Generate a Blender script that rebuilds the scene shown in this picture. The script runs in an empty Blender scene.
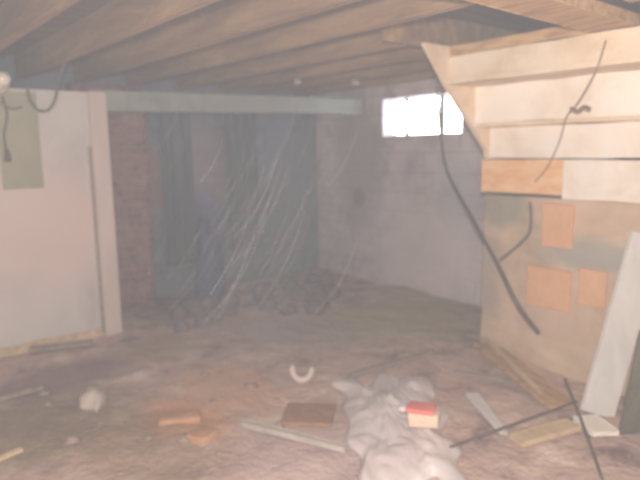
import bpy, bmesh, math, random
from mathutils import Vector, Matrix, noise
random.seed(7)
sc = bpy.context.scene
col = sc.collection

# ------------------------------------------------------------------ camera
F, YAW, PITCH, ROLL, EYE = 579.0, math.radians(50.3), math.radians(8.9), math.radians(0.9), 1.45
fw = Vector((-math.sin(YAW)*math.cos(PITCH), math.cos(YAW)*math.cos(PITCH), -math.sin(PITCH)))
rt0 = Vector((math.cos(YAW), math.sin(YAW), 0)); up0 = rt0.cross(fw)
rt = math.cos(ROLL)*rt0 - math.sin(ROLL)*up0
up = math.cos(ROLL)*up0 + math.sin(ROLL)*rt0
CAM = Vector((0, 0, EYE))
cd = bpy.data.cameras.new('camera'); cam = bpy.data.objects.new('camera', cd); col.objects.link(cam)
m = Matrix((rt, up, -fw)).transposed().to_4x4(); m.translation = CAM
cam.matrix_world = m
cd.sensor_width = 36; cd.lens = 36*F/640; cd.clip_start = 0.02
cd.dof.use_dof = True; cd.dof.focus_distance = 1.3; cd.dof.aperture_fstop = 2.5
sc.camera = cam

def ray(px, py): return fw + rt*(px-320)/F + up*(240-py)/F
def at_z(px, py, z=0.0): d = ray(px, py); return CAM + d*((z-EYE)/d.z)
def at_x(px, py, x): d = ray(px, py); return CAM + d*(x/d.x)
def at_y(px, py, y): d = ray(px, py); return CAM + d*(y/d.y)

# --------------------------------------------------------------- materials
def srgb(c):
    return tuple(((v/255)/12.92 if v/255 <= .04045 else ((v/255+.055)/1.055)**2.4) for v in c) + (1,)

def mat(name, stops, scale=6.0, detail=6, rough=.85, stretch=(1, 1, 1), bump=.3, bscale=40, spec=.3, coords='Object', metal=0):
    """noise between several colours of the surface itself, plus a fine bump"""
    M = bpy.data.materials.new(name); M.use_nodes = True
    n = M.node_tree; N = n.nodes; L = n.links; b = N['Principled BSDF']
    b.inputs['Roughness'].default_value = rough; b.inputs['Specular IOR Level'].default_value = spec
    b.inputs['Metallic'].default_value = metal
    tc = N.new('ShaderNodeTexCoord'); mp = N.new('ShaderNodeMapping'); mp.inputs['Scale'].default_value = stretch
    L.new(tc.outputs[coords], mp.inputs[0])
    no = N.new('ShaderNodeTexNoise'); no.inputs['Scale'].default_value = scale; no.inputs['Detail'].default_value = detail
    no.inputs['Roughness'].default_value = .62; no.inputs['Distortion'].default_value = .4
    L.new(mp.outputs[0], no.inputs['Vector'])
    cr = N.new('ShaderNodeValToRGB'); e = cr.color_ramp.elements
    k = len(stops)
    while len(e) < k: e.new(.5)
    for i, c in enumerate(stops):
        e[i].position = .3 + .4*i/max(1, k-1); e[i].color = srgb(c)
    L.new(no.outputs['Fac'], cr.inputs[0]); L.new(cr.outputs[0], b.inputs['Base Color'])
    bn = N.new('ShaderNodeTexNoise'); bn.inputs['Scale'].default_value = bscale; bn.inputs['Detail'].default_value = 5
    L.new(mp.outputs[0], bn.inputs['Vector'])
    bp = N.new('ShaderNodeBump'); bp.inputs['Strength'].default_value = bump; bp.inputs['Distance'].default_value = .02
    L.new(bn.outputs['Fac'], bp.inputs['Height']); L.new(bp.outputs[0], b.inputs['Normal'])
    M['cr'] = cr.name
    return M

def blotch(M, where, radius, colour, soft=.5, amount=1.0):
    """a stain with a place of its own (object = world coordinates on unmoved meshes)"""
    n = M.node_tree; N = n.nodes; L = n.links; b = N['Principled BSDF']
    src = b.inputs['Base Color'].links[0].from_socket
    tc = N.new('ShaderNodeTexCoord')
    no = N.new('ShaderNodeTexNoise'); no.inputs['Scale'].default_value = 5; no.inputs['Detail'].default_value = 4
    L.new(tc.outputs['Object'], no.inputs['Vector'])
    va = N.new('ShaderNodeVectorMath'); va.operation = 'SUBTRACT'; L.new(tc.outputs['Object'], va.inputs[0]); va.inputs[1].default_value = where
    vs = N.new('ShaderNodeVectorMath'); vs.operation = 'DIVIDE'; L.new(va.outputs[0], vs.inputs[0]); vs.inputs[1].default_value = radius
    ln = N.new('ShaderNodeVectorMath'); ln.operation = 'LENGTH'; L.new(vs.outputs[0], ln.inputs[0])
    ad = N.new('ShaderNodeMath'); ad.operation = 'MULTIPLY_ADD'; L.new(no.outputs['Fac'], ad.inputs[0]); ad.inputs[1].default_value = .8; L.new(ln.outputs['Value'], ad.inputs[2])
    mr = N.new('ShaderNodeMapRange'); L.new(ad.outputs[0], mr.inputs['Value'])
    mr.inputs['From Min'].default_value = 1.4+soft/2; mr.inputs['From Max'].default_value = 1.4-soft/2
    mr.inputs['To Min'].default_value = 0; mr.inputs['To Max'].default_value = amount
    mx = N.new('ShaderNodeMix'); mx.data_type = 'RGBA'; L.new(mr.outputs[0], mx.inputs['Factor'])
    L.new(src, mx.inputs['A']); mx.inputs['B'].default_value = srgb(colour); L.new(mx.outputs['Result'], b.inputs['Base Color'])

def courses(M, colour, w, h, amount=.6, size=.012, axis='XZ'):
    """mortar lines / board joints running over a wall"""
    n = M.node_tree; N = n.nodes; L = n.links; b = N['Principled BSDF']
    src = b.inputs['Base Color'].links[0].from_socket
    tc = N.new('ShaderNodeTexCoord'); sp = N.new('ShaderNodeSeparateXYZ'); cb = N.new('ShaderNodeCombineXYZ')
    L.new(tc.outputs['Object'], sp.inputs[0])
    L.new(sp.outputs[axis[0]], cb.inputs['X']); L.new(sp.outputs[axis[1]], cb.inputs['Y'])
    br = N.new('ShaderNodeTexBrick'); br.inputs['Scale'].default_value = 1; br.inputs['Brick Width'].default_value = w
    br.inputs['Row Height'].default_value = h; br.inputs['Mortar Size'].default_value = size; br.inputs['Mortar Smooth'].default_value = .4
    L.new(cb.outputs[0], br.inputs['Vector'])
    ml = N.new('ShaderNodeMath'); ml.operation = 'MULTIPLY'; ml.inputs[1].default_value = amount; L.new(br.outputs['Fac'], ml.inputs[0])
    mx = N.new('ShaderNodeMix'); mx.data_type = 'RGBA'; L.new(ml.outputs[0], mx.inputs['Factor'])
    L.new(src, mx.inputs['A']); mx.inputs['B'].default_value = srgb(colour); L.new(mx.outputs['Result'], b.inputs['Base Color'])

wood_joist = mat('joist_wood', [(116, 86, 60), (148, 116, 84), (180, 146, 106)], 2.4, stretch=(.5, 3, 3), bump=.3)
wood_deck = mat('deck_wood', [(84, 64, 50), (112, 90, 70), (134, 112, 86)], 3, stretch=(5, .7, 5), bump=.4)
courses(wood_deck, (44, 32, 22), .14, 3.0, .8, .006, 'XY')
wood_tan = mat('tan_wood', [(150, 110, 70), (196, 156, 108), (214, 182, 136)], 4, stretch=(1, 5, 5))
wood_pale = mat('pale_wood', [(196, 166, 128), (226, 202, 166)], 4, stretch=(1, 5, 5))
wood_whitish = mat('whitish_weathered_wood', [(170, 158, 148), (204, 194, 186)], 5, stretch=(1, 4, 4))
wood_grey = mat('weathered_wood', [(140, 124, 112), (172, 156, 142)], 5, stretch=(1, 5, 5))
cream = mat('cream_paint', [(232, 216, 196), (248, 238, 226), (252, 248, 242)], 2.2, bump=.15)
cream_dull = mat('cream_paint_dirty', [(212, 184, 150), (232, 210, 182), (242, 226, 206)], 3, bump=.2)
orange = mat('bare_orange_board', [(226, 162, 106), (240, 190, 138), (246, 212, 172)], 5, stretch=(1, 3, 3), bump=.2)
white_wall = mat('whitewashed_board', [(192, 184, 180), (208, 200, 196), (214, 208, 202)], 1.6, bump=.1)
jamb_paint = mat('jamb_paint', [(202, 184, 176), (222, 206, 196)], 2.5, stretch=(1, 1, .4), bump=.1)
header_paint = mat('header_paint', [(132, 138, 130), (148, 152, 146), (154, 152, 152)], 3, bump=.2)
olive_paint = mat('olive_paint', [(156, 152, 128), (172, 168, 146)], 3, bump=.15)
back_wall = mat('whitewashed_block', [(170, 156, 162), (212, 200, 204), (232, 222, 224)], 2.0, bump=.35, bscale=18)
courses(back_wall, (140, 130, 132), .42, .2, .25, .012, 'XZ')
stone = mat('dark_stone', [(78, 92, 104), (108, 122, 134), (126, 122, 130)], 3.2, bump=.8, bscale=9)
courses(stone, (96, 96, 96), .5, .24, .4, .02, 'YZ')
brick = mat('old_brick', [(104, 68, 66), (138, 98, 92), (156, 124, 118)], 8, bump=.6, bscale=14)
courses(brick, (128, 112, 104), .22, .075, .6, .012, 'YZ')
pier = mat('tan_plaster', [(176, 156, 132), (204, 176, 148), (218, 194, 168)], 2.4, bump=.4, bscale=16)
plain = mat('side_wall_stone', [(90, 80, 72), (132, 118, 106)], 3, bump=.4)
dirt = mat('dirt', [(130, 104, 100), (194, 164, 154), (210, 182, 166), (236, 216, 204)], 3.4, detail=9, bump=.75, bscale=26, rough=.95, spec=.1)
brick_or = mat('exposed_brick', [(220, 166, 122), (232, 184, 142)], 6, bump=.4)
plastic = mat('white_plastic', [(216, 202, 202), (230, 220, 220)], 4, rough=.35, spec=.5, bump=.2)
red = mat('red_print', [(226, 110, 104), (236, 142, 132)], 6, rough=.5)
carton = mat('cream_carton', [(222, 190, 166), (238, 216, 194)], 6, rough=.7)
rubber = mat('dark_rubber', [(86, 74, 68), (110, 96, 88)], 8, rough=.6)
wiremat = mat('brown_wire', [(120, 96, 74), (150, 124, 98)], 8, rough=.6)
greycable = mat('grey_cable', [(100, 92, 82), (126, 118, 104)], 8, rough=.5)
porcelain = mat('porcelain', [(236, 226, 208), (246, 240, 228)], 3, rough=.2, spec=.6, bump=.02)
tarp = mat('blue_grey_tarp', [(66, 78, 88), (92, 104, 112)], 3, rough=.6, stretch=(1, 3, .5), bump=.5, bscale=8)
tarp_blue = mat('blue_tarp', [(48, 58, 92), (72, 84, 120)], 4, rough=.5, bump=.5, bscale=8)
greyboard = mat('grey_white_board', [(204, 200, 196), (226, 222, 218)], 2.5, stretch=(1, 4, 1), bump=.15)
clod_m = mat('clod', [(150, 128, 114), (182, 160, 142)], 5, bump=.8)
rock_m = mat('dark_rubble', [(104, 94, 98), (140, 126, 126)], 5, bump=.8)
rust = mat('rusty_brick', [(186, 136, 100), (206, 160, 124)], 6, bump=.6)
cob = mat('cobweb_silk', [(226, 220, 218), (244, 240, 238)], 6, rough=1)
framem = mat('window_frame_blown_white', [(226, 224, 220), (240, 238, 234)], 5)  # near-white colour stands for the frame washed out by daylight
olive_dark = mat('olive_dark_board', [(86, 84, 66), (112, 108, 86)], 4, stretch=(1, 4, 1))
rag_m = mat('pale_rag', [(176, 160, 148), (206, 192, 180)], 7, bump=.5)

# local colour of the ground itself
for px, py, rx, ry, c, am in [(182, 415, .30, .22, (216, 152, 104), .8), (225, 385, .45, .28, (214, 168, 138), .8), (400, 315, .55, .75, (192, 178, 142), .85),
                              (40, 420, .5, .5, (142, 124, 96), .8), (150, 445, .4, .3, (156, 130, 102), .6), (60, 375, .28, .5, (136, 112, 114), .8),
                              (175, 300, .6, .45, (132, 106, 104), .8), (300, 330, .5, .4, (188, 170, 168), .8),
                              (530, 350, .45, .4, (214, 184, 148), .7), (330, 455, .45, .35, (206, 182, 180), .7),
                              (160, 345, .3, .3, (168, 150, 120), .7)]:
    p = at_z(px, py); blotch(dirt, (p.x, p.y, 0), (rx, ry, 1), c, .7, am)
# stains on the walls
p = at_y(425, 250, 4.5); blotch(back_wall, (p.x, 4.5, p.z), (.7, 1, .5), (232, 218, 218), .8, .8)
p = at_y(360, 150, 4.5); blotch(back_wall, (p.x, 4.5, p.z), (.35, 1, .7), (160, 156, 162), .8, .7)
p = at_y(455, 190, 4.5); blotch(back_wall, (p.x, 4.5, p.z), (.25, 1, .35), (190, 194, 204), .8, .5)
p = at_y(360, 197, 4.5); blotch(back_wall, (p.x-.02, 4.5, p.z), (.1, 1, .1), (140, 130, 128), .5, .8)
p = at_x(50, 230, -4.62); blotch(white_wall, (-4.62, p.y, p.z), (1, .5, .4), (226, 200, 194), .8, .8)
for px, py, c, r_ in [(145, 190, (144, 104, 98), .25), (205, 170, (150, 134, 138), .3), (290, 160, (132, 140, 156), .4), (205, 225, (86, 98, 140), .22), (150, 165, (146, 108, 94), .12)]:
    p = at_x(px, py, -5.45); blotch(stone, (-5.45, p.y, p.z), (1, r_, r_*1.5), c, .7, .7)

# ------------------------------------------------------------------ meshes
def link(name, me, M, parent=None, **props):
    o = bpy.data.objects.new(name, me); col.objects.link(o)
    if M is not None: me.materials.append(M)
    if parent is not None: o.parent = parent
    for k, v in props.items(): o[k] = v
    return o

def tag(o, label, category, group=None, kind=None):
    o['label'] = label; o['category'] = category
    if group: o['group'] = group
    if kind: o['kind'] = kind
    return o

def empty(name, loc=(0, 0, 0), rz=0):
    o = bpy.data.objects.new(name, None); col.objects.link(o); o.location = loc; o.rotation_euler.z = rz; o.empty_display_size = .1
    return o

def finish(bm, name, smooth=False):
    bmesh.ops.recalc_face_normals(bm, faces=bm.faces[:])
    me = bpy.data.meshes.new(name); bm.to_mesh(me); bm.free()
    for f in me.polygons: f.use_smooth = smooth
    return me

def box_bm(lo, hi, bev=.004, bm=None):
    bm = bm or bmesh.new()
    r_ = bmesh.ops.create_cube(bm, size=1)
    s = [hi[i]-lo[i] for i in range(3)]; c = [(hi[i]+lo[i])/2 for i in range(3)]
    for v in r_['verts']: v.co = Vector((c[0]+v.co.x*s[0], c[1]+v.co.y*s[1], c[2]+v.co.z*s[2]))
    if bev:
        es = list({e for v in r_['verts'] for e in v.link_edges})
        bmesh.ops.bevel(bm, geom=es, offset=min(bev, min(s)*.3), segments=2, affect='EDGES', profile=.5)
    return bm

def box(name, lo, hi, M, parent=None, bev=.004):
    return link(name, finish(box_bm(lo, hi, bev), name), M, parent)

def worn(bm, amp, freq=6, seed=0):
    for v in bm.verts:
        q = v.co*freq + Vector((seed*7.3, seed*3.1, seed))
        v.co += Vector((noise.noise(q), noise.noise(q+Vector((31, 0, 0))), noise.noise(q+Vector((0, 47, 0)))))*amp

def plank_bm(a, b, width, thick, side=None, cuts=10, amp=.004, seed=0, taper=1.0):
    """an old board from a to b; 'side' is the direction of its width"""
    a, b = Vector(a), Vector(b); d = (b-a).normalized()
    side = Vector(side) if side is not None else Vector((0, 0, 1)).cross(d)
    side = (side - d*side.dot(d)).normalized(); n = d.cross(side)
    bm = bmesh.new(); rings = []
    for i in range(cuts+1):
        t = i/cuts; c = a.lerp(b, t); w = width*(1+(taper-1)*t)
        jag = d*noise.noise(Vector((seed*3, t*9, 1)))*.02 if i in (0, cuts) else Vector()
        c = c + n*noise.noise(Vector((seed, t*3, 5)))*amp*1.5
        prof = []
        e = min(.25*thick, .004)
        for u, v in [(-1, -1), (-1, 1), (1, 1), (1, -1)]:
            for k in ((0, 1) if u*v > 0 else (1, 0)):
                du = w/2 - (e if k else 0); dv = thick/2 - (0 if k else e)
                prof.append(bm.verts.new(c + side*u*du*(1+.06*noise.noise(Vector((seed+u, t*7, 0)))) + n*v*dv + jag*(1+u*.8)))
        rings.append(prof)
    for i in range(cuts):
        for j in range(8):
            bm.faces.new((rings[i][j], rings[i][(j+1) % 8], rings[i+1][(j+1) % 8], rings[i+1][j]))
    bm.faces.new(rings[0]); bm.faces.new(rings[-1][::-1])
    return bm

def plank(name, a, b, width, thick, M, side=None, parent=None, **k):
    return link(name, finish(plank_bm(a, b, width, thick, side, **k), name), M, parent)

def smooth_path(pts, n=10):
    pts = [Vector(p) for p in pts]; out = []
    P = [pts[0]*2-pts[1]] + pts + [pts[-1]*2-pts[-2]]
    for i in range(1, len(P)-2):
        for k in range(n):
            t = k/n; a, b, c, d = P[i-1], P[i], P[i+1], P[i+2]
            out.append(.5*((2*b)+(c-a)*t+(2*a-5*b+4*c-d)*t*t+(3*b-a-3*c+d)*t**3))
    out.append(pts[-1]); return out

def tube_bm(pts, r_, bm=None, seg=8, r2=None):
    bm = bm or bmesh.new(); rings = []; N = len(pts)
    for i, p in enumerate(pts):
        d = (pts[min(i+1, N-1)]-pts[max(i-1, 0)]).normalized()
        x = d.cross(Vector((.31, .2, .93))).normalized(); y = d.cross(x)
        rr = r_ if r2 is None else r_+(r2-r_)*i/(N-1)
        rings.append([bm.verts.new(p+(x*math.cos(2*math.pi*j/seg)+y*math.sin(2*math.pi*j/seg))*rr) for j in range(seg)])
    for i in range(N-1):
        for j in range(seg): bm.faces.new((rings[i][j], rings[i][(j+1) % seg], rings[i+1][(j+1) % seg], rings[i+1][j]))
    bm.faces.new(rings[0]); bm.faces.new(rings[-1][::-1])
    return bm

def tube(name, pts, r_, M, parent=None, seg=8, n=10, r2=None):
    return link(name, finish(tube_bm(smooth_path(pts, n), r_, None, seg, r2), name, True), M, parent)

def lump_mesh(name, sx, sy, sz, seed, amp=.35, sub=3):
    bm = bmesh.new(); bmesh.ops.create_icosphere(bm, subdivisions=sub, radius=1)
    for v in bm.verts:
        q = v.co*1.6+Vector((seed*5.1, seed, 0))
        v.co *= 1+amp*noise.noise(q)+amp*.4*noise.noise(q*3)
        v.co = Vector((v.co.x*sx, v.co.y*sy, max(v.co.z, -.5)*sz))
    z0 = min(v.co.z for v in bm.verts)
    for v in bm.verts: v.co.z -= z0
    return finish(bm, name, True)

def lathe_bm(profile, seg=28):
    bm = bmesh.new(); rings = []
    for rr, z in profile: rings.append([bm.verts.new((rr*math.cos(2*math.pi*j/seg), rr*math.sin(2*math.pi*j/seg), z)) for j in range(seg)])
    for i in range(len(profile)-1):
        for j in range(seg): bm.faces.new((rings[i][j], rings[i][(j+1) % seg], rings[i+1][(j+1) % seg], rings[i+1][j]))
    bm.faces.new(rings[0]); bm.faces.new(rings[-1][::-1])
    return bm

# ------------------------------------------------------------- the setting
XL, XF, YR, XR, YB = -4.62, -5.45, 4.5, .95, -1.3     # partition, far wall, window wall, right and rear walls
ZD, ZJ = 2.26, 2.06                                    # deck above the joists, underside of the joists

def ground_h(x, y):
    q = Vector((x*1.7, y*1.7, 0)); h = .02*noise.noise(q)+.012*noise.noise(q*4)+.008*noise.noise(q*11)
    return h-.012
bm = bmesh.new(); nx, ny = 190, 170
gv = [[bm.verts.new((XF-.1+(XR+.2-XF)*i/nx, YB-.1+(YR+.2-YB)*j/ny, 0)) for j in range(ny+1)] for i in range(nx+1)]
for rw in gv:
    for v in rw: v.co.z = ground_h(v.co.x, v.co.y)
for i in range(nx):
    for j in range(ny): bm.faces.new((gv[i][j], gv[i+1][j], gv[i+1][j+1], gv[i][j+1]))
floor = link('floor', finish(bm, 'floor', True), dirt, kind='structure')
for i_ in range(1): pass
box('ceiling', (XF-.1, YB-.1, ZD), (XR+.1, YR+.15, ZD+.06), wood_deck, bev=0)['kind'] = 'structure'

# window wall with a real opening
WX0, WX1, WZ0, WZ1 = -4.355, -3.345, 1.575, 1.955
bm = bmesh.new()
for lo, hi in [((XF-.1, YR, -.1), (WX0, YR+.22, ZD)), ((WX1, YR, -.1), (XR+.1, YR+.22, ZD)), ((WX0, YR, -.1), (WX1, YR+.22, WZ0)), ((WX0, YR, WZ1), (WX1, YR+.22, ZD))]:
    box_bm(lo, hi, 0, bm)
link('wall_back', finish(bm, 'wall_back'), back_wall, kind='structure')
win = box('window_1', (WX0+.001, YR+.14, WZ0+.001), (WX0+.014, YR+.18, WZ1-.001), framem, bev=0)
win['kind'] = 'structure'
bm = win.data; b2 = bmesh.new(); b2.from_mesh(bm)
box_bm((WX1-.014, YR+.14, WZ0+.001), (WX1-.001, YR+.18, WZ1-.001), 0, b2)
box_bm((WX0+.014, YR+.14, WZ0+.001), (WX1-.014, YR+.18, WZ0+.012), 0, b2)
box_bm((WX0+.014, YR+.14, WZ1-.012), (WX1-.014, YR+.18, WZ1-.001), 0, b2)
b2.to_mesh(bm); b2.free()
# muntin stubs at top and bottom; the stretch lost in glare is left out
xm = at_y(407, 100, YR+.03).x
cx = at_y(442, 115, YR+.03).x
for z0, z1 in ((WZ0+.004, WZ0+.05), (WZ1-.05, WZ1-.004)):
    box('muntin_stub', (xm-.02, YR+.02, z0), (xm+.02, YR+.05, z1), wood_grey, win, bev=.003)
box('window_mullion', (cx-.022, YR+.02, WZ0+.002), (cx+.022, YR+.05, WZ1-.002), wood_grey, win, bev=.003)
gm = bpy.data.materials.new('window_glass'); gm.use_nodes = True
N = gm.node_tree.nodes; N.clear(); o_ = N.new('ShaderNodeOutputMaterial'); a_ = N.new('ShaderNodeBsdfTransparent'); g_ = N.new('ShaderNodeBsdfGlossy'); x_ = N.new('ShaderNodeMixShader')
g_.inputs['Roughness'].default_value = .05; x_.inputs[0].default_value = .06
gm.node_tree.links.new(a_.outputs[0], x_.inputs[1]); gm.node_tree.links.new(g_.outputs[0], x_.inputs[2]); gm.node_tree.links.new(x_.outputs[0], o_.inputs[0])
box('window_glass', (WX0+.014, YR+.155, WZ0+.012), (WX1-.014, YR+.16, WZ1-.012), gm, win, bev=0)

box('wall_far', (XF-.2, YB-.1, -.1), (XF, YR, ZD), stone, bev=0)['kind'] = 'structure'
box('wall_right', (XR, YB-.1, -.1), (XR+.15, YR, ZD), plain, bev=0)['kind'] = 'structure'
box('wall_rear', (XF, YB-.15, -.1), (XR, YB, ZD), plain, bev=0)['kind'] = 'structure'

# whitewashed partition, its end trim, its baseboard and the header over the opening
ye = at_x(121, 325, XL).y           # end of the partition
yt = at_x(103, 325, XL).y
ZT = 1.91
bm = bmesh.new(); box_bm((XL-.1, YB+.001, -.05), (XL, ye-.03, ZT), 0, bm)
link('wall_left', finish(bm, 'wall_left'), white_wall, kind='structure')
bm = bmesh.new(); box_bm((XL-.13, yt+.012, -.05), (XL+.03, ye, ZT+.005), .006, bm)
link('trim_1', finish(bm, 'trim_1'), jamb_paint, kind='structure')
box('gap_shade_strip', (XL+.0005, yt-.012, .0), (XL+.008, yt+.008, 1.5), wood_grey, bev=.002)['kind'] = 'structure'  # thin darker strip put in for the shaded gap beside the trim
box('baseboard_left', (XL+.0005, YB+.01, -.02), (XL+.022, yt-.02, .05), wood_pale, bev=.004)['kind'] = 'structure'
# header beam, sagging slightly towards the trim
hb = tag(plank('header_beam', (XL-.05, ye-.1, 1.85), (XL-.05, YR-.005, 1.90), .16, .11, header_paint, side=(0, 0, 1), amp=.003, seed=3),
         'flat grey-green header beam spanning the opening beside the white partition', 'beam')

# brick pier in the opening's near side
pe = at_x(158, 200, XL-.45).y
bm = bmesh.new(); box_bm((XL-.75, ye-.35, -.05), (XL-.14, pe-.42, ZJ-.01), .01, bm)
y0 = ye-.05; y1 = at_x(150, 200, XF+.25).y
bm.free(); bm = bmesh.new(); box_bm((XF+.002, y0, -.05), (XF+.25, y1, ZJ-.012), .0, bm)
bmesh.ops.subdivide_edges(bm, edges=bm.edges[:], cuts=14, use_grid_fill=True)
worn(bm, .035, 7, 2)
for v in bm.verts: v.co.x = max(v.co.x, XF+.001); v.co.z = min(v.co.z, ZJ-.012)
tag(link('brick_pier', finish(bm, 'brick_pier', True), brick), 'crumbling reddish brown brick pier just inside the dark opening', 'pier')

# ------------------------------------------------------------ joists
def joist(x0, x1, y, label, seed, h=.195):
    o = plank('ceiling_joist', (x0, y, ZJ+h/2), (x1, y, ZJ+h/2), h, .05, wood_joist, side=(0, 0, 1), cuts=26, amp=.004, seed=seed)
    return tag(o, label, 'joist', 'rough brown ceiling joists')
names = {.35: 'closest one to the camera, almost overhead', .82: 'second from the camera', 1.27: 'third from the camera, above the wall light',
         1.74: 'fourth from the camera', 2.2: 'fifth from the camera, last before the stairs'}
k = 0
for y, w in names.items():
    joist(XF+.01, XR-.01, y, 'rough brown full-length ceiling joist, '+w, k); k += 1
for y, w in {2.72: 'meeting the top of the staircase', 3.2: 'next beyond the one at the stair top', 3.68: 'second last before the window wall', 4.2: 'closest to the window wall'}.items():
    joist(XF+.01, -2.44, y, 'rough brown short ceiling joist, '+w, k); k += 1
joist(-1.17, XR-.01, 2.72, 'stub of brown joist over the right side of the stairs', 21)
joist(-1.17, XR-.01, 3.2, 'stub of brown joist behind the tan trimmer plank', 22)
tag(plank('trimmer_plank', (-1.29, .9, 2.027), (-1.35, 3.95, 2.027), .22, .055, wood_tan, side=(1, 0, 0), cuts=20, seed=5),
    'broad tan plank fixed flat under the joists at upper right', 'beam')
tag(box('stair_opening_plank', (-2.43, 2.5, ZJ+.0), (-2.40, 4.45, ZD-.004), wood_joist), 'brown edge board closing the joist ends beside the staircase', 'board')

# ------------------------------------------------------------ staircase seen from below
XS0, XS1 = -2.295, -.85
st = tag(empty('staircase', (-1.6, 3.4, 1.15)), 'cream painted wooden staircase seen from underneath, rising to the ceiling', 'stairs')
def spart(name, lo, hi, M, label=None, seed=1, bev=.005):
    b_ = box_bm(lo, hi, 0); 
    bmesh.ops.subdivide_edges(b_, edges=[e for e in b_.edges if abs((e.verts[0].co-e.verts[1].co).x) > .2], cuts=14)
    for v in b_.verts:
        v.co.z += .006*noise.noise(Vector((v.co.x*4, seed*5, v.co.z*3))); v.co.y += .004*noise.noise(Vector((v.co.x*3, seed*9, 2)))
        v.co -= Vector((-1.6, 3.4, 1.15))
    o = link(name, finish(b_, name), M, st)
    if label: o['label'] = label
    return o
spart('riser', (XS0, 2.95, 1.855), (XS1, 2.975, 1.993), cream_dull, None, 1)
spart('riser', (XS0, 2.955, 1.997), (-1.45, 2.975, 2.055), wood_tan, 'bare tan strip at the top', 2)
spart('tread', (XS0, 2.93, 1.83), (XS1, 3.255, 1.855), cream_dull, None, 3)
spart('riser', (XS0, 3.23, 1.6), (XS1, 3.255, 1.828), cream, 'bright cream board', 4)
spart('tread', (XS0, 3.215, 1.575), (XS1, 3.45, 1.6), cream_dull, None, 5)
spart('riser', (XS0, 3.40, 1.375), (XS1, 3.43, 1.573), cream, None, 6)
xo = at_y(564, 180, 3.4).x
spart('apron_board', (XS0-.055, 3.395, 1.15), (xo-.003, 3.425, 1.365), orange, 'bare orange board under the lowest riser', 7)
spart('apron_board', (xo, 3.385, 1.13), (XS1, 3.425, 1.365), cream, 'chipped white board beside the orange one', 8)
# stringers
def stringer(x0, x1, M):
    prof = [(2.60, 2.055), (2.72, 2.055), (2.93, 1.83), (3.2, 1.585), (3.38, 1.42), (3.385, 1.37), (3.44, 1.37), (3.6, 1.4), (3.6, 1.6), (3.05, 2.055)]
    prof[0] = (2.74, 2.055)
    prof = prof[1:]
    b_ = bmesh.new()
    A = [b_.verts.new((x0+1.6, y-3.4, z-1.15)) for y, z in prof]; B = [b_.verts.new((x1+1.6, y-3.4, z-1.15)) for y, z in prof]
    b_.faces.new(A); b_.faces.new(B[::-1])
    for i in range(len(prof)): j = (i+1) % len(prof); b_.faces.new((A[i], A[j], B[j], B[i]))
    return link('stringer', finish(b_, 'stringer'), M, st)
stringer(XS0-.033, XS0-.001, cream_dull); stringer(XS1+.001, XS1+.045, cream_dull)

# plastered pier wall below the stairs with bare bricks
w = box('wall_stair', (-2.37, 3.47, -.05), (XR-.001, YR-.001, 1.12), pier, bev=0); 
b_ = bmesh.new(); b_.from_mesh(w.data); bmesh.ops.subdivide_edges(b_, edges=b_.edges[:], cuts=22, use_grid_fill=True)
for v in b_.verts:
    if v.co.y < 3.5: v.co.y += .012*noise.noise(v.co*6)+.006*noise.noise(v.co*17)
b_.to_mesh(w.data); b_.free(); w['kind'] = 'structure'
blotch(pier, tuple(at_y(500, 205, 3.47)), (.2, .3, .15), (140, 138, 124), .6, .8)
blotch(pier, tuple(at_y(590, 255, 3.47)), (.3, .3, .1), (160, 160, 152), .7, .8)
blotch(pier, tuple(at_y(545, 325, 3.47)), (.2, .3, .12), (206, 176, 156), .7, .7)
blotch(pier, tuple(at_y(485, 280, 3.47)), (.15, .3, .3), (160, 148, 134), .7, .8)
for x0, y0, x1, y1 in [(541, 205, 574, 246), (526, 272, 571, 304), (577, 272, 607, 304)]:
    a = at_y(x0, y1, 3.455); b = at_y(x1, y0, 3.455)
    box('exposed_brick', (a.x, 3.448, a.z), (b.x, 3.5, b.z), brick_or, w, bev=.008)

# boards leaning and lying under the stairs
def gz(p, dz=0): return Vector((p.x, p.y, ground_h(p.x, p.y)+dz))
def on(px, py, dz=0):
    p = at_z(px, py); return gz(p, dz)

a = at_z(597, 412); bt = at_y(648, 236, 3.41)
tag(plank('leaning_board', gz(a, .01), bt, .185, .03, greyboard, side=rt, cuts=16, seed=11), 'wide grey-white board leaning upright under the staircase', 'board')
a = on(641, 432, .01); bt = at_y(664, 330, 2.85)
tag(plank('leaning_board', a, bt, .22, .025, olive_dark, side=rt, cuts=8, seed=12), 'dark olive board propped at the right beside the grey-white one', 'board')
tag(plank('tan_plank', on(484, 350, .05), on(564, 410, .03), .17, .03, wood_tan, side=None, cuts=14, seed=13), 'broad tan plank lying diagonally below the stairs', 'plank')
tag(plank('batten', on(483, 349, .10), on(540, 405, .085), .03, .025, wood_pale, cuts=10, seed=14), 'thin pale batten lying along the tan plank', 'batten')
tag(plank('tan_plank', on(495, 330, .02), on(540, 345, .02), .1, .03, wood_tan, cuts=8, seed=15), 'short tan board lying at the foot of the plastered wall', 'plank')
tag(plank('short_board', on(516, 444, .035), on(574, 428, .035), .10, .03, wood_pale, cuts=10, seed=16), 'pale bare wood board lying flat at lower right', 'board')
tag(plank('short_board', on(585, 420, .03), on(606, 438, .03), .14, .03, cream, cuts=6, seed=17), 'short cream painted board at the foot of the leaning board', 'board')
tag(plank('scrap_board', on(472, 398, .03), on(504, 436, .03), .08, .02, greyboard, cuts=8, seed=18, taper=.5), 'tapering grey-white scrap board beside the red carton', 'board')
tag(plank('white_stick', on(244, 427, .03), on(346, 454, .025), .05, .03, wood_whitish, cuts=12, seed=19, taper=.7), 'long white stick lying on the dirt in front of the brown board', 'stick')
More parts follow.
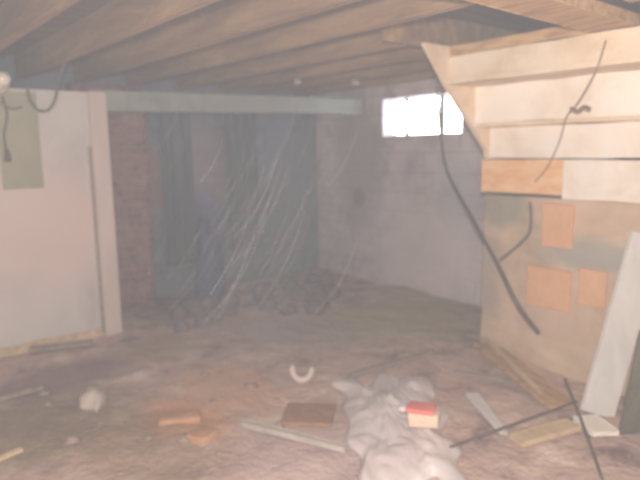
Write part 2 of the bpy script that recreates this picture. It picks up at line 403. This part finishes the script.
tag(plank('brown_board', on(284, 414, .02), on(334, 416, .02), .26, .025, mat('brown_board', [(150, 108, 82), (176, 134, 104)], 5, stretch=(1, 4, 4)), cuts=10, seed=20), 'square orange-brown board lying below the curved white pipe', 'board')
tag(plank('batten', on(-6, 360, .06), on(50, 344, .06), .03, .02, wood_pale, cuts=10, seed=21), 'thin pale batten against the foot of the white partition', 'batten')
tag(plank('batten', on(-6, 402, .02), on(43, 388, .02), .035, .02, wood_grey, cuts=10, seed=22), 'grey batten on the ground at the left, parallel to the partition', 'batten')
tag(plank('batten', on(-6, 462, .02), on(22, 450, .02), .03, .02, wood_pale, cuts=6, seed=23), 'short pale batten end in the lower left corner', 'batten')
tag(plank('board_stub', on(30, 352, .03), on(92, 345, .03), .1, .025, wood_grey, cuts=8, seed=24), 'dusty grey board lying below the partition, nearer the opening', 'board')
tag(plank('grey_slat', on(455, 372, .02), on(505, 380, .02), .05, .02, wood_grey, cuts=8, seed=25), 'weathered grey slat lying behind the scrap board', 'slat')
tag(plank('grey_slat', on(350, 378, .02), on(430, 352, .02), .05, .02, wood_grey, cuts=8, seed=26), 'weathered grey slat lying behind the white plastic sack', 'slat')

# dark rods on the ground
tag(tube('dark_rod', [on(450, 455, .05), on(505, 440, .085), on(576, 412, .09)], .007, rubber), 'thin dark rod lying across the boards at lower right', 'rod')
tag(tube('dark_rod', [on(564, 400, .15), on(582, 440, .10), on(602, 484, .03)], .007, rubber), 'dark rod crossing the other one and running out of view', 'rod')

# curved white pipe scrap
c = on(302, 381, .035)
pts = []
for i in range(15):
    t = math.pi*(.92+1.1*i/14)
    pts.append(c + rt0*(.062*math.cos(t)) + Vector((-math.sin(YAW), math.cos(YAW), 0))*(.05*math.sin(t)+.05) + Vector((0, 0, .035+.055*math.sin(t))))
tag(link('pipe_scrap', finish(tube_bm(pts, .019, None, 12), 'pipe_scrap', True), jamb_paint), 'curved white scrap of pipe lying on the dirt, shaped like a U', 'pipe')

# crumpled white plastic sack with a red-printed carton on it
def sheet(name, cx_, cy_, L_, W_, ang, H_, M, seed, n=46):
    b_ = bmesh.new(); V = []
    for i in range(n+1):
        rw = []
        for j in range(n+1):
            u, v = i/n*2-1, j/n*2-1
            rad = max(abs(u), abs(v)); edge = 1-rad**4
            k_ = 1+.35*noise.noise(Vector((u*1.5, v*2.5, seed)))
            x, y = u*L_/2*k_, v*W_/2*(1+.45*noise.noise(Vector((v*1.2, u*2.6, seed+3))))
            h = H_*edge*(.55+.5*noise.noise(Vector((u*1.5, v*1.5, seed+9)))) + .018*abs(noise.noise(Vector((u*5, v*5, seed))))*(.3+edge) + .012*noise.noise(Vector((u*13, v*13, seed)))*edge
            gx = cx_+x*math.cos(ang)-y*math.sin(ang); gy = cy_+x*math.sin(ang)+y*math.cos(ang)
            rw.append(b_.verts.new((gx, gy, ground_h(gx, gy)+max(h, 0)+.006)))
        V.append(rw)
    for i in range(n):
        for j in range(n): b_.faces.new((V[i][j], V[i+1][j], V[i+1][j+1], V[i][j+1]))
    o = link(name, finish(b_, name, True), M)
    md = o.modifiers.new('thickness', 'SOLIDIFY'); md.thickness = .004; md.offset = 1
    return o
pc = at_z(396, 424)
tag(sheet('plastic_sack', pc.x, pc.y, 1.15, .50, YAW+math.pi/2, .09, plastic, 4), 'crumpled pinkish white plastic sack spread on the ground at centre front', 'sack')
# its folded end and tie
cp = at_z(424, 424, .1)
ct = tag(empty('paper_carton', (cp.x, cp.y, .10), YAW-.3), 'crushed cream carton with a red top lying on the white sack', 'carton')
b_ = box_bm((-.075, -.05, 0), (.075, .05, .07), .012); worn(b_, .012, 14, 5); link('carton_body', finish(b_, 'carton_body', True), carton, ct)
b_ = box_bm((-.085, -.055, .071), (.055, .055, .092), .006); worn(b_, .008, 12, 8); link('carton_flap', finish(b_, 'carton_flap', True), red, ct)['label'] = 'red flap'
b_ = box_bm((-.125, -.03, .06), (-.088, .03, .085), .006); worn(b_, .008, 12, 9); link('carton_tab', finish(b_, 'carton_tab', True), plastic, ct)['label'] = 'white torn tab'

# pale rag and rusty bricks
p = on(93, 402, -.01); o = tag(link('rag', lump_mesh('rag', .10, .07, .07, 3, .6), rag_m), 'pale crumpled rag on the dirt before the partition', 'rag'); o.location = p
for i, (px, py, s, lab) in enumerate([(180, 418, 1.0, 'rusty orange brick half sunk in the dirt, whole one'), (203, 436, .6, 'broken orange brick end beside the whole rusty brick')]):
    b_ = box_bm((-.11*s, -.055, 0), (.11*s, .055, .06), .008)
    bmesh.ops.subdivide_edges(b_, edges=b_.edges[:], cuts=2); worn(b_, .008, 20, i)
    o = tag(link('brick', finish(b_, 'brick', True), rust), lab, 'brick'); o.location = on(px, py, -.03); o.rotation_euler.z = YAW+.2+i*.9

# clods and rubble: every piece its own object, sharing four meshes
cm = [lump_mesh('clod', .05, .04, .035, s, .5, 2) for s in range(4)]
rm = [lump_mesh('rubble_stone', .11, .085, .09, s+10, .5, 2) for s in range(4)]
for me in cm: me.materials.append(clod_m)
for me in rm: me.materials.append(rock_m)
def scatter(name, meshes, n, area, smin, smax, label, cat, group, seed):
    R = random.Random(seed); done = 0
    spots = []
    while done < n:
        px, py = R.uniform(area[0], area[2]), R.uniform(area[1], area[3])
        p = at_z(px, py)
        s = R.uniform(smin, smax)
        if p.x < XF+.5 or (px < 185 and py < 300) or p.y > YR-.15 or (p.x < XL+.15 and p.y < ye+.45) or any((p-q).length < .11*(s+t) for q, t in spots): 
            done += .02; continue
        spots.append((p, s)); done += 1
        o = bpy.data.objects.new(name, R.choice(meshes)); col.objects.link(o)
        o.location = gz(p, -.006); o.rotation_euler.z = R.uniform(0, 6.28); o.scale = (s, s*R.uniform(.8, 1.2), s*R.uniform(.7, 1.1))
        tag(o, label, cat, group)
scatter('dirt_clod', cm, 16, (20, 350, 285, 470), 4*.1, .85, 'small brown clod lying on the open dirt ground', 'clod', 'clods scattered over the dirt', 5)
scatter('rubble_stone', rm, 14, (255, 262, 335, 312), .7, 1.3, 'dark stone in the rubble heap before the far corner', 'stone', 'dark rubble before the far corner', 6)
scatter('brown_stone', rm, 9, (165, 292, 235, 330), .6, 1.1, 'dark stone on the ground inside the opening', 'stone', 'stones lying inside the opening', 8)

# hanging tarps and bundled blue tarp against the far wall
def curtain(name, pxa, pxb, pyt, pyb, X, M, lab, seed):
    a = at_x(pxa, pyt, X); b = at_x(pxb, pyt, X); zb = at_x(pxa, pyb, X).z
    b_ = bmesh.new(); V = []; n, k_ = 26, 20
    for i in range(n+1):
        rw = []
        for j in range(k_+1):
            t, s = i/n, j/k_
            y = a.y+(b.y-a.y)*t + .03*noise.noise(Vector((s*3, t*2, seed)))
            rw.append(b_.verts.new((X+.03*math.sin(t*19+seed+s*2)*(.4+s)+.02*noise.noise(Vector((t*4, s*4, seed))), y, a.z+(max(zb, .02)-a.z)*s)))
        V.append(rw)
    for i in range(n):
        for j in range(k_): b_.faces.new((V[i][j], V[i+1][j], V[i+1][j+1], V[i][j+1]))
    o = link(name, finish(b_, name, True), M)
    o.modifiers.new('thickness', 'SOLIDIFY').thickness = .004
    return tag(o, lab, 'tarp')
curtain('hanging_tarp', 156, 188, 100, 268, XF+.09, tarp, 'dark blue-grey tarp hanging beside the brick pier', 1)
curtain('hanging_tarp', 226, 256, 100, 250, XF+.09, tarp, 'dark blue-grey tarp hanging midway along the far wall', 4)
p = at_x(204, 275, XF+.2)
o = tag(link('tarp_bundle', lump_mesh('tarp_bundle', .13, .14, .5, 7, .35, 4), tarp_blue), 'upright blue bundled tarp standing between the two hanging tarps', 'tarp'); o.location = gz(Vector((XF+.32, p.y, 0)), -.01)

# ------------------------------------------------------------ wall light, cables
xw = XL
o = tag(box('backing_board', (xw+.001, at_x(-6, 100, xw).y, at_x(0, 190, xw).z), (xw+.014, at_x(36, 100, xw).y, 1.885), olive_paint), 'faded olive board fixed high on the white partition', 'board')
lp = at_x(0, 80, xw+.15)
lamp = tag(empty('wall_lamp', (xw+.015, lp.y, lp.z)), 'white porcelain lamp holder with bulb at the left picture edge', 'lamp')
prof = [(.02, 0), (.055, .001), (.06, .012), (.045, .03), (.035, .06), (.034, .085), (.02, .09)]
b_ = lathe_bm(prof)
for v in b_.verts: v.co = Vector((v.co.z, v.co.x, v.co.y))
link('lamp_holder', finish(b_, 'lamp_holder', True), porcelain, lamp)
prof = [(.013, .0905), (.016, .11), (.028, .135), (.034, .16), (.030, .18), (.016, .193), (.004, .196)]
b_ = lathe_bm(prof)
for v in b_.verts: v.co = Vector((v.co.z, v.co.x, v.co.y+.0))
link('bulb', finish(b_, 'bulb', True), porcelain, lamp); lamp.scale = (1.3, 1.45, 1.45)
X = xw+.03
tag(tube('lamp_cord', [at_x(2, 96, X+.03), at_x(7, 115, X), at_x(4, 135, X), at_x(6, 150, X)], .008, rubber), 'dark cord hanging down from the white lamp holder', 'cord')
c0 = at_x(6, 149, X)
b_ = tube_bm([c0+Vector((0, 0, .0)), c0+Vector((0, .004, -.03)), c0+Vector((0, .004, -.09))], .014, None, 10, .024)
tag(link('cord_plug', finish(b_, 'cord_plug', True), rubber), 'dark plug dangling at the end of the lamp cord', 'plug')
X = xw+.06
tag(tube('cable_loop', [at_x(27, 86, X), at_x(30, 100, X), at_x(38, 110, X), at_x(48, 110, X), at_x(55, 100, X), at_x(58, 84, X), at_x(62, 70, X+.1), at_x(67, 60, X+.2)], .011, greycable), 'grey cable hanging in a loop over the top of the white partition', 'cable')
tag(tube('cable_end', [at_x(0, 102, X), at_x(12, 109, X), at_x(22, 107, X)], .008, greycable), 'short grey cable running across the olive board', 'cable')

# long dark cable sweeping from the window past the stairs to the floor
Y1 = 3.3
tag(tube('long_cable', [at_y(437, 86, 4.35), at_y(440, 128, 4.2), at_y(447, 170, 4.0), at_y(470, 214, 3.62), at_y(497, 263, 3.3), at_y(520, 308, 3.1), on(547, 352, .06)], .008, rubber, r2=.016),
    'long dark cable sweeping down from the window to the boards', 'cable')
tag(tube('branch_cable', [at_y(500, 260, 3.3), at_y(515, 248, 3.31), at_y(529, 233, 3.34), at_y(531, 215, 3.36), at_y(530, 202, 3.37)], .009, rubber, r2=.009),
    'short dark cable tied to the long one below the orange board', 'cable')
tag(tube('ceiling_wire', [at_y(606, 40, 2.9), at_y(598, 66, 2.9), at_y(588, 86, 2.92), at_y(577, 104, 3.0), at_y(566, 118, 3.14), at_y(560, 140, 3.34), at_y(548, 166, 3.34), at_y(535, 182, 3.34)], .004, wiremat),
    'thin brown wire dangling in front of the cream stair boards', 'wire')
tag(tube('wire_knot', [at_y(571, 108, 3.0), at_y(578, 111, 2.99), at_y(584, 107, 2.98), at_y(590, 109, 2.97)], .01, wiremat), 'twisted knot of brown wire in front of the stairs', 'wire')

# pale lumps hung under joists, put in for bright dust specks
for px, py, y, lab in [(297, 66, 3.2, 'pale lump standing for a bright dust speck, under a joist near the middle'), (355, 88, 3.68, 'pale lump standing for a bright dust speck, under the joist closer to the window')]:
    d = ray(px, py); p = CAM + d*((ZJ-.015-EYE)/d.z)
    yy = y
    p = Vector((at_y(px, py, yy).x, yy, ZJ-.045))
    o = tag(link('speck_lump', lump_mesh('speck_lump', .035, .03, .035, int(px), .5), rag_m), lab, 'mote'); o.location = p

# cobweb threads: long silk strands drifting down through the room
R = random.Random(3); b_ = bmesh.new()
def strand(pts, D0, D1, rr):
    n_ = len(pts)
    P = [CAM+ray(x, y).normalized()*(D0+(D1-D0)*i/(n_-1)) for i, (x, y) in enumerate(pts)]
    tube_bm(smooth_path(P, 8), rr, b_, 4)
for i in range(60):
    x, y = R.gauss(272, 52), R.uniform(105, 250)
    L_ = R.uniform(35, 110); bend = R.uniform(.2, .5)
    pts = [(x, y), (x-L_*.12, y+L_*.35), (x-L_*.30, y+L_*.7), (x-L_*(.35+bend*.5), y+L_)]
    d0 = R.uniform(3.0, 4.6)
    strand(pts, d0, d0-R.uniform(0, .5), R.uniform(.0015, .0045))
for x0, y0, x1, y1 in [(236, 90, 245, 103), (205, 118, 213, 124), (262, 240, 270, 243), (205, 178, 214, 181)]:
    strand([(x0, y0), ((x0+x1)/2+2, (y0+y1)/2-2), (x1, y1)], 4.0, 4.0, .003)
N = cob.node_tree.nodes; t_ = N.new('ShaderNodeBsdfTransparent'); x_ = N.new('ShaderNodeMixShader'); x_.inputs[0].default_value = .09
cob.node_tree.links.new(t_.outputs[0], x_.inputs[1]); cob.node_tree.links.new(N['Principled BSDF'].outputs[0], x_.inputs[2]); cob.node_tree.links.new(x_.outputs[0], N['Material Output'].inputs['Surface'])
tag(link('cobweb', finish(b_, 'cobweb', True), cob), 'pale cobweb strands drifting through the dusty middle of the room', 'cobweb', kind='stuff')

# ------------------------------------------------------------ dust haze
hz = bpy.data.materials.new('dust_haze'); hz.use_nodes = True
N = hz.node_tree.nodes; N.clear(); o_ = N.new('ShaderNodeOutputMaterial'); v_ = N.new('ShaderNodeVolumeScatter')
v_.inputs['Color'].default_value = (.93, .93, 1, 1); v_.inputs['Density'].default_value = .0115; v_.inputs['Anisotropy'].default_value = 0.0
hz.node_tree.links.new(v_.outputs[0], o_.inputs['Volume'])
bm = box_bm((XF-.3, YB-.3, -.3), (XR+.3, YR+.4, ZD+.2), 0)
tag(link('dust_haze', finish(bm, 'dust_haze'), hz), 'thin pale dust haze filling the whole basement', 'haze', kind='stuff')

# drifting plumes of thicker dust, combed by the air
def plume(name, centre, size, rz, tilt, dens, seed, lab):
    M = bpy.data.materials.new(name); M.use_nodes = True; N = M.node_tree.nodes; L = M.node_tree.links; N.clear()
    out = N.new('ShaderNodeOutputMaterial'); vs = N.new('ShaderNodeVolumeScatter'); vs.inputs['Color'].default_value = (1, .95, .95, 1)
    tc = N.new('ShaderNodeTexCoord'); gr = N.new('ShaderNodeTexGradient'); gr.gradient_type = 'SPHERICAL'; L.new(tc.outputs['Object'], gr.inputs[0])
    mp = N.new('ShaderNodeMapping'); mp.inputs['Scale'].default_value = (5, 5, .7); mp.inputs['Location'].default_value = (seed, 0, 0); L.new(tc.outputs['Object'], mp.inputs[0])
    no = N.new('ShaderNodeTexNoise'); no.inputs['Scale'].default_value = 1; no.inputs['Detail'].default_value = 3; no.inputs['Distortion'].default_value = .6; L.new(mp.outputs[0], no.inputs['Vector'])
    mr = N.new('ShaderNodeMapRange'); L.new(no.outputs['Fac'], mr.inputs['Value']); mr.inputs['From Min'].default_value = .35; mr.inputs['From Max'].default_value = .7
    mr.inputs['To Min'].default_value = dens*.35; mr.inputs['To Max'].default_value = dens*1.9
    mu = N.new('ShaderNodeMath'); mu.operation = 'MULTIPLY'; L.new(gr.outputs['Fac'], mu.inputs[0]); L.new(mr.outputs[0], mu.inputs[1])
    L.new(mu.outputs[0], vs.inputs['Density']); L.new(vs.outputs[0], out.inputs['Volume'])
    b_ = bmesh.new(); bmesh.ops.create_icosphere(b_, subdivisions=4, radius=1)
    o = link(name, finish(b_, name, True), M); o.scale = size; o.location = centre
    # long axis (local z) leans in the plane facing the camera
    o.rotation_euler = (Matrix.Rotation(YAW, 3, 'Z') @ Matrix.Rotation(tilt, 3, 'Y')).to_euler()
    tag(o, lab, 'dust', kind='stuff')
plume('dust_plume', CAM+ray(262, 270).normalized()*3.2, (.42, .45, .95), 0, math.radians(32), .36, 1.0, 'slanting pale plume of dust in the middle of the room')
plume('dust_plume', CAM+ray(400, 235).normalized()*3.6, (.42, .4, .62), 0, math.radians(24), .26, 5.0, 'pale drift of dust in front of the window wall')

# ------------------------------------------------------------ light
wd = bpy.data.worlds.new('World'); sc.world = wd; wd.use_nodes = True
bg = wd.node_tree.nodes['Background']; bg.inputs[0].default_value = (.86, .93, 1, 1); bg.inputs[1].default_value = 7
def light(name, kind, loc, energy, colr, **k):
    l = bpy.data.lights.new(name, kind); l.energy = energy; l.color = colr
    for a_, b_ in k.items(): setattr(l, a_, b_)
    o = bpy.data.objects.new(name, l); col.objects.link(o); o.location = loc; return o
light('camera_flash', 'POINT', CAM+up*.12-fw*.06, 250, (1, .95, .89), shadow_soft_size=.05)

sc.view_settings.view_transform = 'Standard'; sc.view_settings.look = 'None'
sc.view_settings.gamma = 1; sc.view_settings.use_curve_mapping = False
sc.view_settings.exposure = .36
